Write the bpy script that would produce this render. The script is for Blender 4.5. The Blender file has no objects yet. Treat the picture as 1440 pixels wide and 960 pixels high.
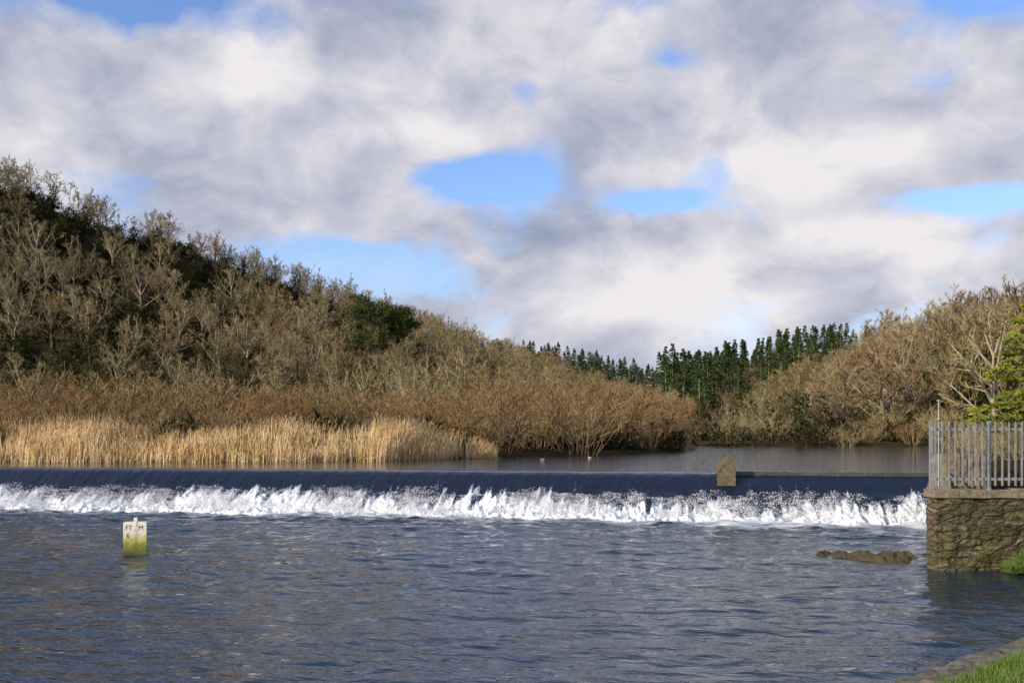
import bpy, math, random
import numpy as np
from mathutils import Vector
R=np.random.RandomState
scene=bpy.context.scene
pi=math.pi

# ------------------------------------------------------------------ noise
def _h(ix,iy,seed):
    n=(ix.astype(np.int64)*374761393+iy.astype(np.int64)*668265263+seed*974634777)&0xffffffff
    n=((n^(n>>13))*1274126177)&0xffffffff
    n=(n^(n>>16))&0xffffffff
    return n/4294967295.0
def vn(x,y,seed=0):
    x=np.asarray(x,float); y=np.asarray(y,float)
    ix=np.floor(x); iy=np.floor(y); fx=x-ix; fy=y-iy
    fx=fx*fx*(3-2*fx); fy=fy*fy*(3-2*fy)
    a=_h(ix,iy,seed); b=_h(ix+1,iy,seed); c=_h(ix,iy+1,seed); d=_h(ix+1,iy+1,seed)
    return (a*(1-fx)+b*fx)*(1-fy)+(c*(1-fx)+d*fx)*fy
def fbm(x,y,seed=0,o=4):
    s=0;a=.5;t=0
    for i in range(o):
        s=s+a*vn(x*2**i,y*2**i,seed+i*17); t+=a; a*=.5
    return s/t
def ss(a,b,x):
    t=np.clip((x-a)/(b-a),0,1); return t*t*(3-2*t)

# ------------------------------------------------------------------ mesh helpers
def mkmesh(name,V,T=None,Q=None,mt=None,mq=None,mats=(),smooth=False,attrs=None):
    V=np.asarray(V,np.float32).reshape(-1,3)
    T=np.zeros((0,3),np.int32) if T is None else np.asarray(T,np.int32).reshape(-1,3)
    Q=np.zeros((0,4),np.int32) if Q is None else np.asarray(Q,np.int32).reshape(-1,4)
    me=bpy.data.meshes.new(name)
    me.vertices.add(len(V)); me.vertices.foreach_set("co",V.ravel())
    nl=len(T)*3+len(Q)*4; me.loops.add(nl); me.polygons.add(len(T)+len(Q))
    ls=np.concatenate([np.arange(len(T))*3,len(T)*3+np.arange(len(Q))*4]).astype(np.int32)
    me.polygons.foreach_set("loop_start",ls)
    me.loops.foreach_set("vertex_index",np.concatenate([T.ravel(),Q.ravel()]).astype(np.int32))
    mi=np.concatenate([np.zeros(len(T)) if mt is None else mt, np.zeros(len(Q)) if mq is None else mq]).astype(np.int32)
    for m in mats: me.materials.append(m)
    me.polygons.foreach_set("material_index",mi)
    me.polygons.foreach_set("use_smooth",np.full(len(mi),bool(smooth)))
    me.update(calc_edges=True)
    if attrs:
        for k,v in attrs.items():
            a=me.attributes.new(k,'FLOAT','POINT'); a.data.foreach_set("value",np.asarray(v,np.float32).ravel())
    return me
def obj(name,me,parent=None,loc=(0,0,0),rz=0,link=True):
    o=bpy.data.objects.new(name,me); o.location=loc; o.rotation_euler=(0,0,rz)
    if link: scene.collection.objects.link(o)
    if parent: o.parent=parent
    return o
def gridq(nu,nv):
    i=np.arange(nu-1)[:,None]*nv+np.arange(nv-1)[None,:]
    i=i.ravel(); return np.stack([i,i+nv,i+nv+1,i+1],1)
class MB:
    def __init__(s): s.V=[];s.T=[];s.Q=[];s.mt=[];s.mq=[];s.n=0
    def add(s,V,T=None,Q=None,m=0):
        V=np.asarray(V,float).reshape(-1,3)
        if T is not None and len(T): T=np.asarray(T).reshape(-1,3); s.T.append(T+s.n); s.mt.append(np.full(len(T),m))
        if Q is not None and len(Q): Q=np.asarray(Q).reshape(-1,4); s.Q.append(Q+s.n); s.mq.append(np.full(len(Q),m))
        s.V.append(V); s.n+=len(V)
    def mesh(s,name,mats,smooth=False):
        c=lambda L: np.concatenate(L) if L else None
        return mkmesh(name,c(s.V),c(s.T),c(s.Q),c(s.mt),c(s.mq),mats,smooth)
    def tris(s,P,D,L,W,rng,m=0):
        """thin pointed twigs / leaves"""
        n=len(P); r=rng.normal(size=(n,3)); S=np.cross(D,r); S/=np.linalg.norm(S,axis=1)[:,None]+1e-9
        W=np.broadcast_to(W,(n,))[:,None]; L=np.broadcast_to(L,(n,))[:,None]
        V=np.stack([P-S*W/2,P+S*W/2,P+D*L],1).reshape(-1,3)
        s.add(V,T=np.arange(3*n).reshape(-1,3),m=m)
    def tubes(s,pts,rad,k,m=0):
        n,p,_=pts.shape
        d=pts[:,-1]-pts[:,0]; d/=np.linalg.norm(d,axis=1)[:,None]+1e-9
        a=np.where(np.abs(d[:,2:3])>.9,np.array([[1.,0,0]]),np.array([[0,0,1.]]))
        u=np.cross(d,a); u/=np.linalg.norm(u,axis=1)[:,None]; v=np.cross(d,u)
        an=np.arange(k)*2*pi/k
        ring=u[:,None,None,:]*np.cos(an)[None,None,:,None]+v[:,None,None,:]*np.sin(an)[None,None,:,None]
        V=pts[:,:,None,:]+ring*rad[:,:,None,None]
        base=(np.arange(n)*p*k)[:,None,None]; i=(np.arange(p-1)*k)[None,:,None]; j=np.arange(k)[None,None,:]; j2=(j+1)%k
        Q=np.stack([base+i+j,base+i+j2,base+i+k+j2,base+i+k+j],-1).reshape(-1,4)
        s.add(V.reshape(-1,3),Q=Q,m=m)
    def box(s,c,h,m=0,rot=None):
        c=np.array(c,float);h=np.array(h,float)
        V=np.array([[x,y,z] for x in(-1,1) for y in(-1,1) for z in(-1,1)],float)*h
        if rot: 
            ca,sa=math.cos(rot),math.sin(rot); V=np.stack([V[:,0]*ca-V[:,1]*sa,V[:,0]*sa+V[:,1]*ca,V[:,2]],1)
        s.add(V+c,Q=[[0,1,3,2],[4,6,7,5],[0,4,5,1],[2,3,7,6],[0,2,6,4],[1,5,7,3]],m=m)
def nrm(v): return v/(np.linalg.norm(v,axis=-1,keepdims=True)+1e-9)

# ------------------------------------------------------------------ materials
def newmat(name):
    m=bpy.data.materials.new(name); m.use_nodes=True; nt=m.node_tree
    b=nt.nodes["Principled BSDF"]; return m,nt,b
def L(nt,a,b): nt.links.new(a,b)
def ramp(nt,fac,stops,interp='LINEAR'):
    r=nt.nodes.new('ShaderNodeValToRGB'); r.color_ramp.interpolation=interp
    e=r.color_ramp.elements
    while len(e)<len(stops): e.new(0.5)
    for i,(p,c) in enumerate(stops): e[i].position=p; e[i].color=(*c,1) if len(c)==3 else c
    L(nt,fac,r.inputs[0]); return r.outputs[0]
def noise(nt,scale,detail=4,vec=None,rough=.55,stretch=None,coord='Object'):
    tc=nt.nodes.new('ShaderNodeTexCoord'); src=tc.outputs[coord] if vec is None else vec
    if stretch:
        mp=nt.nodes.new('ShaderNodeMapping'); mp.inputs['Scale'].default_value=stretch; L(nt,src,mp.inputs[0]); src=mp.outputs[0]
    n=nt.nodes.new('ShaderNodeTexNoise'); n.inputs['Scale'].default_value=scale; n.inputs['Detail'].default_value=detail; n.inputs['Roughness'].default_value=rough
    L(nt,src,n.inputs['Vector']); return n.outputs[0]
def mixc(nt,f,a,b,bt='MIX'):
    m=nt.nodes.new('ShaderNodeMix'); m.data_type='RGBA'; m.blend_type=bt
    for s,v in((m.inputs[0],f),(m.inputs[6],a),(m.inputs[7],b)):
        if isinstance(v,(int,float)): s.default_value=v
        elif isinstance(v,tuple): s.default_value=(*v,1)
        else: L(nt,v,s)
    return m.outputs[2]
def math_(nt,op,a,b=None,c=None,clamp=False):
    m=nt.nodes.new('ShaderNodeMath'); m.operation=op; m.use_clamp=clamp
    for i,v in enumerate((a,b,c)):
        if v is None: continue
        if isinstance(v,(int,float)): m.inputs[i].default_value=v
        else: L(nt,v,m.inputs[i])
    return m.outputs[0]
def bump(nt,b,h,strength,dist,normal=None):
    n=nt.nodes.new('ShaderNodeBump'); n.inputs['Strength'].default_value=strength; n.inputs['Distance'].default_value=dist
    L(nt,h,n.inputs['Height'])
    if normal is not None: L(nt,normal,n.inputs['Normal'])
    if b: L(nt,n.outputs[0],b.inputs['Normal'])
    return n.outputs[0]
def plantmat(name,cols,rough=.8,nscale=1.5,spread=.25,k_=1.0):
    m,nt,b=newmat(name)
    cols=[tuple(v*k_ for v in c) for c in cols]
    oi=nt.nodes.new('ShaderNodeObjectInfo'); 
    if spread>0:
        n=noise(nt,nscale,1); f=math_(nt,'ADD',oi.outputs['Random'],math_(nt,'MULTIPLY',math_(nt,'SUBTRACT',n,.5),spread*4))
    else: f=oi.outputs['Random']
    k=len(cols); c=ramp(nt,f,[(i/(k-1),cols[i]) for i in range(k)])
    nt.nodes.remove(b); d=nt.nodes.new('ShaderNodeBsdfDiffuse'); L(nt,c,d.inputs[0]); L(nt,d.outputs[0],nt.nodes['Material Output'].inputs[0])
    return m
M_bark=plantmat('bark_bare',[(.20,.16,.10),(.34,.29,.19),(.24,.19,.12),(.46,.40,.28)],spread=.05)
M_twig=plantmat('twigs_bare',[(.20,.14,.065),(.37,.30,.155),(.22,.19,.08),(.44,.365,.205),(.24,.165,.075),(.34,.29,.13),(.17,.125,.06)],spread=.05)
M_rtwig=plantmat('twigs_reddish',[(.22,.13,.065),(.31,.215,.115),(.25,.155,.08),(.33,.26,.14)],spread=.05)
M_dbark=plantmat('bark_dark_shade_tone',[(.06,.05,.028),(.10,.085,.045),(.075,.065,.03)],spread=0)  # dark bark: shade of the lower hillside put into the colour
M_dtwig=plantmat('twigs_dark_shade_tone',[(.085,.065,.032),(.15,.12,.058),(.11,.09,.04)],spread=0)  # dark twigs to match, hillside shade painted into their tone
M_willowbark=plantmat('willow_stems',[(.13,.09,.05),(.23,.165,.095),(.17,.11,.06)],spread=.05)
M_willow=plantmat('willow_twigs',[(.18,.11,.05),(.29,.205,.10),(.20,.16,.08),(.28,.155,.065),(.35,.26,.135),(.15,.105,.055)],spread=.05)
M_ivy=plantmat('ivy_leaves',[(.022,.032,.010),(.045,.056,.017),(.032,.042,.014)],.6)
M_conif=plantmat('conifer_needles',[(.032,.058,.026),(.068,.10,.04),(.048,.076,.032),(.078,.11,.046)],.7,spread=.1)
M_cedar=plantmat('cedar_needles',[(.07,.11,.018),(.19,.23,.035),(.11,.16,.025),(.26,.28,.05)],.7,1.2,.5)
M_pinel=plantmat('pine_foliage',[(.035,.055,.015),(.085,.10,.028),(.05,.07,.02)],.7,.6,.4)
M_reed=plantmat('reed_straw',[(.42,.27,.11),(.66,.47,.23),(.54,.37,.16),(.74,.56,.31)],.7,.7,.6)
M_reedh=plantmat('reed_heads',[(.26,.17,.09),(.38,.27,.15)],.8)
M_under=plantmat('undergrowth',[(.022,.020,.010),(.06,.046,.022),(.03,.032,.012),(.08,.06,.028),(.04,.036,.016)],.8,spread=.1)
M_grass=plantmat('grass_blades',[(.06,.12,.02),(.11,.19,.035),(.16,.22,.06)],.6,3,.6)
M_moss=plantmat('moss_tufts',[(.05,.08,.015),(.10,.13,.025),(.13,.12,.04)],.6,3,.6)

# ------------------------------------------------------------------ terrain
TH=math.atan(-0.18); OX,OY=0.0,38.7
def toloc(X,Y):
    c,s=math.cos(TH),math.sin(TH); dx=X-OX; dy=Y-OY
    return dx*c+dy*s, -dx*s+dy*c
ZC=1.45
SHX=[-300,-23,-12,-6,-.7,7.7,12.5,14.2,16,20,60]; SHY=[44,48.4,48.6,50,55.4,64.6,76,84,95,93,93]
RX=[-600,-160,-86,-55,-26,4,36,60,90]; RY=[220,165,182,210,240,270,300,320,340]; RZ=[61,57,43,31.5,24.5,15.5,8,1.7,1.7]
FX=[-300,-60,-40,0,36,60,90]; FY=[66,78,86,112,175,250,280]
def shoreY(X): return np.interp(X,SHX,SHY)
def hgt(X,Y):
    X=np.asarray(X,float);Y=np.asarray(Y,float)
    xl,yl=toloc(X,Y)
    bed=-1.0+1.5*ss(-2.6,.8,yl)
    dl=Y-shoreY(X); dr=np.where(Y>22.9,X-(.397*Y+.35),-9)
    d=np.maximum(dl,dr*.9)
    land=1.35+.35*ss(0,3,d)+.02*np.clip(d,0,60)*.5+.25*(fbm(X*.12,Y*.12,3)-.5)
    yr=np.interp(X,RX,RY);yf=np.interp(X,FX,FY);zr=np.interp(X,RX,RZ)
    t=(Y-yf)/(yr-yf)
    tt=np.clip(t,0,1); pr=.45*tt+.55*(tt*tt*(3-2*tt))
    back=np.clip(1-(Y-yr)/500,0,1); hl=(zr-1.8)*pr*np.where(t>1,back,1)
    hl=hl+ (zr/40)*pr*8*(fbm(X*.035,Y*.03,5)-.5)
    hf=np.interp(X,[-200,-20,8,30,45,90,160,400],[22,20,19,15,11,5,8,30])*ss(290,385,Y)
    hr=5.5*ss(120,225,Y)*ss(12,70,X)+6.5*ss(96,135,Y)*ss(34,66,X)+25*ss(60,260,X)*ss(60,300,Y)
    land=land+np.maximum(np.maximum(hl,hf),hr)
    w=ss(-.7,.25,d)
    h=bed*(1-w)+land*w
    dn=X+7.0-Y
    nb=.28+.09*np.clip(dn,0,12)+.05*(fbm(X,Y,9)-.5)
    wn=ss(-.2,.25,dn)*np.where(Y<22.9,1,0)
    h=np.where(Y<22.9,h*(1-wn)+nb*wn,h)
    return h
gx=np.concatenate([[-2500,-1500,-900,-600,-450],np.arange(-350,-60,6),np.arange(-60,60,.8),np.arange(60,220,5),[300,450,700,1200,2500]])
gy=np.concatenate([[-1200,-500,-200,-80],np.arange(-40,5,3),np.arange(5,120,.8),np.arange(120,420,4),[450,520,700,1000,1600,2600]])
GX,GY=np.meshgrid(gx,gy,indexing='ij'); GZ=hgt(GX,GY)
m,nt,b=newmat('woodland_floor')
geo=nt.nodes.new('ShaderNodeNewGeometry'); sp=nt.nodes.new('ShaderNodeSeparateXYZ'); L(nt,geo.outputs['Position'],sp.inputs[0])
c1=ramp(nt,noise(nt,.6,7,geo.outputs['Position'],rough=.7),[(.35,(.022,.018,.009)),(.5,(.055,.040,.02)),(.65,(.04,.038,.015))])
c2=ramp(nt,noise(nt,3,5,geo.outputs['Position']),[(.35,(.05,.08,.018)),(.65,(.10,.14,.035))])
f=math_(nt,'LESS_THAN',sp.outputs[1],22.8)
c3=ramp(nt,noise(nt,.4,5,geo.outputs['Position']),[(.35,(.20,.10,.045)),(.6,(.16,.15,.05))])
fy=math_(nt,'MULTIPLY',math_(nt,'GREATER_THAN',sp.outputs[1],96),math_(nt,'MULTIPLY',math_(nt,'LESS_THAN',sp.outputs[2],4.2),math_(nt,'GREATER_THAN',sp.outputs[0],12)))
L(nt,mixc(nt,fy,mixc(nt,f,c1,c2),c3),b.inputs['Base Color']); b.inputs['Roughness'].default_value=1; b.inputs['Specular IOR Level'].default_value=0
bump(nt,b,noise(nt,4,4,geo.outputs['Position']),.6,.1)
obj('ground',mkmesh('ground',np.stack([GX,GY,GZ],-1),Q=gridq(len(gx),len(gy)),mats=[m],smooth=True))

# ------------------------------------------------------------------ water
def watermat(name,base,s1,s2,b1,b2,foam=False,stretch=(1,1,1),rough=.04):
    m,nt,b=newmat(name)
    b.inputs['Base Color'].default_value=(*base,1); b.inputs['Roughness'].default_value=rough
    b.inputs['IOR'].default_value=1.33
    n1=noise(nt,s1,4,stretch=stretch,rough=.5); n2=noise(nt,s2,2,stretch=stretch)
    nn=bump(nt,None,n1,1,b1); bump(nt,b,n2,1,b2,nn)
    if foam:
        at=nt.nodes.new('ShaderNodeAttribute'); at.attribute_name='foam'
        n=noise(nt,2.2,6,rough=.7,stretch=(.6,1.3,1)); 
        f=math_(nt,'ADD',at.outputs['Fac'],math_(nt,'MULTIPLY',math_(nt,'SUBTRACT',n,.5),2.2))
        f=ramp(nt,f,[(.40,(0,0,0)),(1.0,(1,1,1))])
        f=math_(nt,'MULTIPLY',f,ramp(nt,at.outputs['Fac'],[(.02,(0,0,0)),(.3,(1,1,1))]))
        L(nt,mixc(nt,f,base,(.62,.67,.70)),b.inputs['Base Color'])
        L(nt,math_(nt,'MAXIMUM',math_(nt,'MULTIPLY',f,.7),rough),b.inputs['Roughness'])
    return m
M_low=watermat('river_water',(.009,.025,.044),2.2,7,.070,.010,True,(.6,1.35,1),.04)
M_up=watermat('pool_water',(.016,.028,.042),2.2,8,.05,.012,False,(.5,1.4,1),.05)
rng=R(4)
lx=np.concatenate([[-250,-150,-90,-60,-45,-36],np.arange(-30,19,.11),[24,32,45,70]])
ly=np.concatenate([[-140,-90,-60,-45,-36],np.arange(-31,-1.3,.08)])
LX,LY=np.meshgrid(lx,ly,indexing='ij'); Z=np.zeros_like(LX)
for i in range(52):
    lam=rng.uniform(.36,.75) if i%3 else rng.uniform(.7,2.4)
    a=rng.normal(0,.75)+pi/2
    k=2*pi/lam; amp=.0034*lam**.95
    px=LX+ .6*np.sin(LY*.41+i)+.25*np.sin(LX*1.1+LY*.7+i); py=LY+.6*np.sin(LX*.33+2*i)
    g=ss(.3,.8,vn(LX*.5+i*3.1,LY*.8,i))
    Z+=amp*np.sin(k*(px*math.cos(a)+py*math.sin(a))+rng.uniform(0,6.28))*(.15+1.6*g)
fine=((LX>-30.1)&(LX<19.1)&(LY>-31.1)).astype(float)
prox=ss(-12,-2,LY); Z=Z*fine*(1+1.1*prox)*(.45+.9*fbm(LX*.12,LY*.25,91,3))
Z+=fine*.14*ss(-5,-2.2,LY)*(fbm(LX*2.2,LY*2.2,31)-.45)
wd=np.interp(LX,[-22,6,15],[1.0,1.6,1.7])
foam=np.clip(1-(-LY-2.3*np.interp(LX,[-22,6],[.95,1.3]))/(2.6*wd),0,1)**1.5*.85
foam=foam+.24*ss(2,8,LX)*ss(-9.5,-4.5,LY)
obj('river_water',mkmesh('river_water',np.stack([LX,LY,Z],-1),Q=gridq(len(lx),len(ly)),mats=[M_low],smooth=True,attrs={'foam':foam}),loc=(OX,OY,0),rz=TH)
ux=np.linspace(-200,90,200); uy=np.concatenate([np.arange(.55,60,.5),np.arange(61,100,3)])
UX,UY=np.meshgrid(ux,uy,indexing='ij')
obj('upper_pool_water',mkmesh('upper_pool_water',np.stack([UX,UY,np.full_like(UX,ZC)],-1),Q=gridq(len(ux),len(uy)),mats=[M_up],smooth=True),loc=(OX,OY,0),rz=TH)

# ------------------------------------------------------------------ weir
PY=np.array([.60,.25,0,-.2,-.5,-.9,-1.4,-1.85,-2.3,-2.9]); PZ=np.array([1.448,1.44,1.40,1.31,1.10,.80,.40,.12,-.02,-.10])
wx=np.concatenate([[-200,-120,-70,-45,-30],np.arange(-25,15.3,.028)]); wt=np.linspace(0,1,135)
arc=np.concatenate([[0],np.cumsum(np.hypot(np.diff(PY),np.diff(PZ)))]); arc/=arc[-1]
from numpy import interp
py_=interp(wt,arc,PY); pz_=interp(wt,arc,PZ)
ker=np.ones(7)/7
py_[3:-3]=np.convolve(py_,ker,'valid'); pz_[3:-3]=np.convolve(pz_,ker,'valid')
WX,WT=np.meshgrid(wx,wt,indexing='ij')
kx=np.interp(WX,[-22,6,15],[.92,1.28,1.28])
Y0=np.broadcast_to(py_,WX.shape); Z0=np.broadcast_to(pz_,WX.shape).copy()
Yw=np.where(Y0<0,Y0*kx,Y0)
yt=-1.0+.80*(fbm(WX*1.1,WX*0,41,5)-.5)*2+.10*np.sin(WX*.6)
yt=yt-.25*((WX>7.9)&(WX<9.6))-.2*(WX>7.6)
streak=fbm(WX*7,Y0*1.2,43,3)-.5
f=ss(-.10,.75,(yt-Y0)+streak*1.4)
f=np.maximum(f,.3*ss(.66,.8,fbm(WX*5,Y0*.7,47,3))*ss(-.3,-.6,Y0))
rg=fbm(WX*7.5,Y0*4.2+WX*.4,51,5); big=fbm(WX*2.6,Y0*2.2,53,3)
low=ss(-.75,-1.55,Y0)*ss(-2.9,-2.3,Y0)
env=.15+1.2*fbm(WX*.8,Y0*0,55,3)
lift=low*env*(.24*(rg-.25)+.34*(big-.35))
Zw=Z0+lift+f*.05*(fbm(WX*14,Y0*12,57,3)-.5)*1.6+(1-f)*.05*(fbm(WX*1.6,Y0*.8,59,3)-.5)*ss(.1,-.3,Y0)
Yw=Yw-lift*.35
ff=f*(.60+.40*ss(.30,.5,rg*.5+big*.5))
m,nt,b=newmat('weir_water')
at=nt.nodes.new('ShaderNodeAttribute'); at.attribute_name='foam'
ns=noise(nt,8,6,rough=.75,stretch=(2.2,.8,1.0))
fn=math_(nt,'ADD',at.outputs['Fac'],math_(nt,'MULTIPLY',math_(nt,'SUBTRACT',ns,.5),1.6))
fc=ramp(nt,fn,[(.32,(.008,.015,.034)),(.52,(.18,.24,.32)),(.74,(.60,.64,.69)),(.96,(.82,.83,.84))])
L(nt,fc,b.inputs['Base Color'])
L(nt,ramp(nt,fn,[(.3,(.06,.06,.06)),(.7,(.7,.7,.7))]),b.inputs['Roughness']); b.inputs['IOR'].default_value=1.33
n1=bump(nt,None,noise(nt,2.4,3,stretch=(1.5,.5,.5)),1,.06)
bump(nt,b,noise(nt,18,4),.5,.018,n1)
weir=obj('weir',None,loc=(OX,OY,0),rz=TH)
obj('water_curtain',mkmesh('water_curtain',np.stack([WX,Yw,Zw],-1),Q=gridq(len(wx),len(wt)),mats=[m],smooth=True,attrs={'foam':ff}),parent=weir)
# spray : soft plumes of droplets thrown up along the foot of the fall
rng=R(8); npl=3200; per=70
cxp=rng.uniform(-25,14.2,npl); e=fbm(cxp*.9,cxp*0,61,4); hp=(.06+.60*np.clip(e-.25,0,1)*1.3)*rng.uniform(.3,1.1,npl)
yp=-(1.0+rng.beta(2,2,npl)*1.35); z0=interp(-yp,-PY,PZ); hp=np.minimum(hp,np.maximum(.95-z0,.10))
u=rng.rand(npl,per)**1.1; slx=rng.normal(.08,.18,npl)
X=cxp[:,None]+slx[:,None]*u*hp[:,None]+rng.normal(0,1,(npl,per))*(.15*(1-u)+.06)
Yp=yp[:,None]-.25*u*hp[:,None]+rng.normal(0,.06,(npl,per)); Zp=z0[:,None]+hp[:,None]*u
kk=np.interp(X,[-22,6,15],[.92,1.28,1.28]); P=np.stack([X,Yp*kk,Zp],-1).reshape(-1,3)
n=len(P); D=nrm(rng.normal(0,1,(n,3)))
mb=MB(); mb.tris(P,D,rng.uniform(.014,.04,n),rng.uniform(.010,.026,n),rng)
m,nt,b=newmat('spray'); b.inputs['Base Color'].default_value=(.82,.84,.86,1); b.inputs['Roughness'].default_value=.6
obj('spray',mb.mesh('spray',[m]),parent=weir)

def stonemat(name,cols,scale=2.2,moss=.5,bd=.04,mosscol=(.10,.13,.025),stretch=(1,1,1.8),coursing=True,rough=.85,joints=.85):
    m,nt,b=newmat(name)
    tc=nt.nodes.new('ShaderNodeTexCoord'); mp=nt.nodes.new('ShaderNodeMapping'); mp.inputs['Scale'].default_value=stretch; L(nt,tc.outputs['Object'],mp.inputs[0])
    nz=nt.nodes.new('ShaderNodeTexNoise'); nz.inputs['Scale'].default_value=2.6; nz.inputs['Detail'].default_value=5; L(nt,mp.outputs[0],nz.inputs['Vector'])
    wv=mixc(nt,.22,mp.outputs[0],nz.outputs['Color'],'ADD')
    v=nt.nodes.new('ShaderNodeTexVoronoi'); v.inputs['Scale'].default_value=scale; L(nt,wv,v.inputs['Vector'])
    ve=nt.nodes.new('ShaderNodeTexVoronoi'); ve.feature='DISTANCE_TO_EDGE'; ve.inputs['Scale'].default_value=scale; L(nt,wv,ve.inputs['Vector'])
    k=len(cols); c=ramp(nt,v.outputs['Color'],[(i/(k-1),cols[i]) for i in range(k)])
    joint=ramp(nt,ve.outputs['Distance'],[(.0,(0,0,0)),(.16,(1,1,1))])
    n=noise(nt,9,6,rough=.65); c=mixc(nt,.8,c,ramp(nt,n,[(.3,(.3,.28,.26)),(.7,(1.4,1.35,1.25))]),'MULTIPLY')
    if coursing:
        jf=math_(nt,'SUBTRACT',1.0,math_(nt,'MULTIPLY',math_(nt,'SUBTRACT',1.0,joint),joints)); c=mixc(nt,jf,(.03,.027,.018),c)
    mm=ramp(nt,noise(nt,1.6,8,rough=.78),[(.62-moss*.3,(0,0,0)),(.78-moss*.2,(1,1,1))])
    c=mixc(nt,math_(nt,'MULTIPLY',mm,.8),c,mixc(nt,n,mosscol,tuple(x*.25 for x in mosscol)))
    L(nt,c,b.inputs['Base Color']); b.inputs['Roughness'].default_value=rough
    h=math_(nt,'ADD',math_(nt,'MULTIPLY',joint,.6 if coursing else 0),math_(nt,'MULTIPLY',n,1.0))
    bump(nt,b,h,.9,bd); return m
M_wall=stonemat('rubble_stone',[(.05,.04,.025),(.20,.155,.095),(.09,.07,.045),(.33,.28,.19)],3.4,.62,.07,mosscol=(.13,.15,.02),stretch=(.75,.75,2.0),joints=.7)
M_cope=stonemat('coping_stone',[(.22,.18,.12),(.32,.27,.2),(.26,.2,.13)],1.6,.40,.02,stretch=(1,1,.4),joints=.2)
M_pier=stonemat('pier_stone',[(.12,.10,.06),(.18,.15,.09)],1.2,.55,.03,mosscol=(.11,.11,.025),coursing=False)
M_wet=stonemat('wet_sill',[(.06,.065,.07),(.11,.115,.12)],1.0,.05,.01,coursing=False,rough=.2)

def roughbox(name,x0,x1,y0,y1,z0,z1,mat,parent=None,step=.08,amp=.03,seed=1,topf=None,loc=(0,0,0),rz=0):
    import bmesh
    bm=bmesh.new(); 
    nx=max(1,int((x1-x0)/step)); ny=max(1,int((y1-y0)/step)); nz=max(1,int((z1-z0)/step))
    def face(o,a,bv,na,nb):
        vs=[[bm.verts.new((o[0]+a[0]*i/na+bv[0]*j/nb,o[1]+a[1]*i/na+bv[1]*j/nb,o[2]+a[2]*i/na+bv[2]*j/nb)) for j in range(nb+1)] for i in range(na+1)]
        for i in range(na):
            for j in range(nb): bm.faces.new((vs[i][j],vs[i+1][j],vs[i+1][j+1],vs[i][j+1]))
    dx,dy,dz=x1-x0,y1-y0,z1-z0
    face((x0,y0,z0),(dx,0,0),(0,0,dz),nx,nz); face((x0,y1,z0),(0,0,dz),(dx,0,0),nz,nx)
    face((x0,y0,z0),(0,0,dz),(0,dy,0),nz,ny); face((x1,y0,z0),(0,dy,0),(0,0,dz),ny,nz)
    face((x0,y0,z1),(dx,0,0),(0,dy,0),nx,ny); face((x0,y0,z0),(0,dy,0),(dx,0,0),ny,nx)
    bmesh.ops.remove_doubles(bm,verts=bm.verts,dist=1e-4); bm.normal_update()
    co=np.array([v.co for v in bm.verts]); no=np.array([v.normal for v in bm.verts])
    d=(fbm((co[:,0]+co[:,1]*.9)*3.3,(co[:,2]+co[:,1]*.4)*5,seed,4)-.5)*2*amp
    co=co+no*d[:,None]
    if topf is not None: co=topf(co)
    for v,c in zip(bm.verts,co): v.co=c
    me=bpy.data.meshes.new(name); bm.to_mesh(me); bm.free(); me.materials.append(mat)
    return obj(name,me,parent,loc,rz)
def pf(co):
    t=(co[:,2]-1.0)/.95; t=np.clip(t,0,1)
    x=co[:,0]; xm=(x-7.3)/.62
    co[:,2]-= t*(.22*np.clip(1-xm*1.8,0,1)+.05*np.clip(xm-.5,0,1))
    co[:,2]-= t*.25*np.clip((-.2-co[:,1])/.9,0,1)
    return co
roughbox('stone_pier',7.3,7.92,-.75,.45,.85,2.0,M_pier,step=.06,amp=.035,seed=5,topf=pf,loc=(OX,OY,0),rz=TH)
roughbox('sill_beam',7.95,14.5,-.10,.28,1.30,1.50,M_wet,parent=weir,step=.12,amp=.006,seed=8)

# ------------------------------------------------------------------ right bank wall + fence
WXc,WYc=8.95,22.5
wall=obj('stone_wall',None,loc=(WXc,WYc,0))
roughbox('front_face',0,8,0,.5,-.9,1.52,M_wall,parent=wall,step=.05,amp=.10,seed=11)
dirx,diry=14.55-WXc,36.2-WYc; ln=math.hypot(dirx,diry); ra=math.atan2(diry,dirx)
sw=roughbox('side_face',0,ln,-.45,-.0,-.9,1.50,M_wall,parent=wall,step=.12,amp=.05,seed=12); sw.rotation_euler=(0,0,ra); sw.location=(.0,.502,0)
x=-.06; k=0; rr=random.Random(3)
while x<8:
    w=rr.uniform(.45,.8); roughbox('coping_%02d'%k,x,x+w-.015,-.05,.53,1.535,1.70+rr.uniform(-.015,.015),M_cope,parent=wall,step=.06,amp=.016,seed=20+k); x+=w;k+=1
for i in range(18):
    o=roughbox('side_coping_%02d'%i,i*.8+.6,i*.8+1.385,-.48,.02,1.535,1.70,M_cope,parent=wall,step=.16,amp=.012,seed=60+i); o.rotation_euler=(0,0,ra); o.location=(.0,.502,0)
m,nt,b=newmat('galvanised_steel'); c=ramp(nt,noise(nt,8,5),[(.3,(.24,.25,.25)),(.7,(.42,.43,.43))]); L(nt,c,b.inputs['Base Color']); b.inputs['Metallic'].default_value=.45; b.inputs['Roughness'].default_value=.5
M_steel=m
mb=MB(); rr=random.Random(5)
def bar(mb,x,y,z0,z1,w,t):
    mb.box((x,y,(z0+z1)/2),(w/2,t/2,(z1-z0)/2))
    V=[[x-w/2,y-t/2,z1],[x+w/2,y-t/2,z1],[x+w/2,y+t/2,z1],[x-w/2,y+t/2,z1],[x,y,z1+.06]]
    mb.add(V,T=[[0,1,4],[1,2,4],[2,3,4],[3,0,4]])
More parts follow.
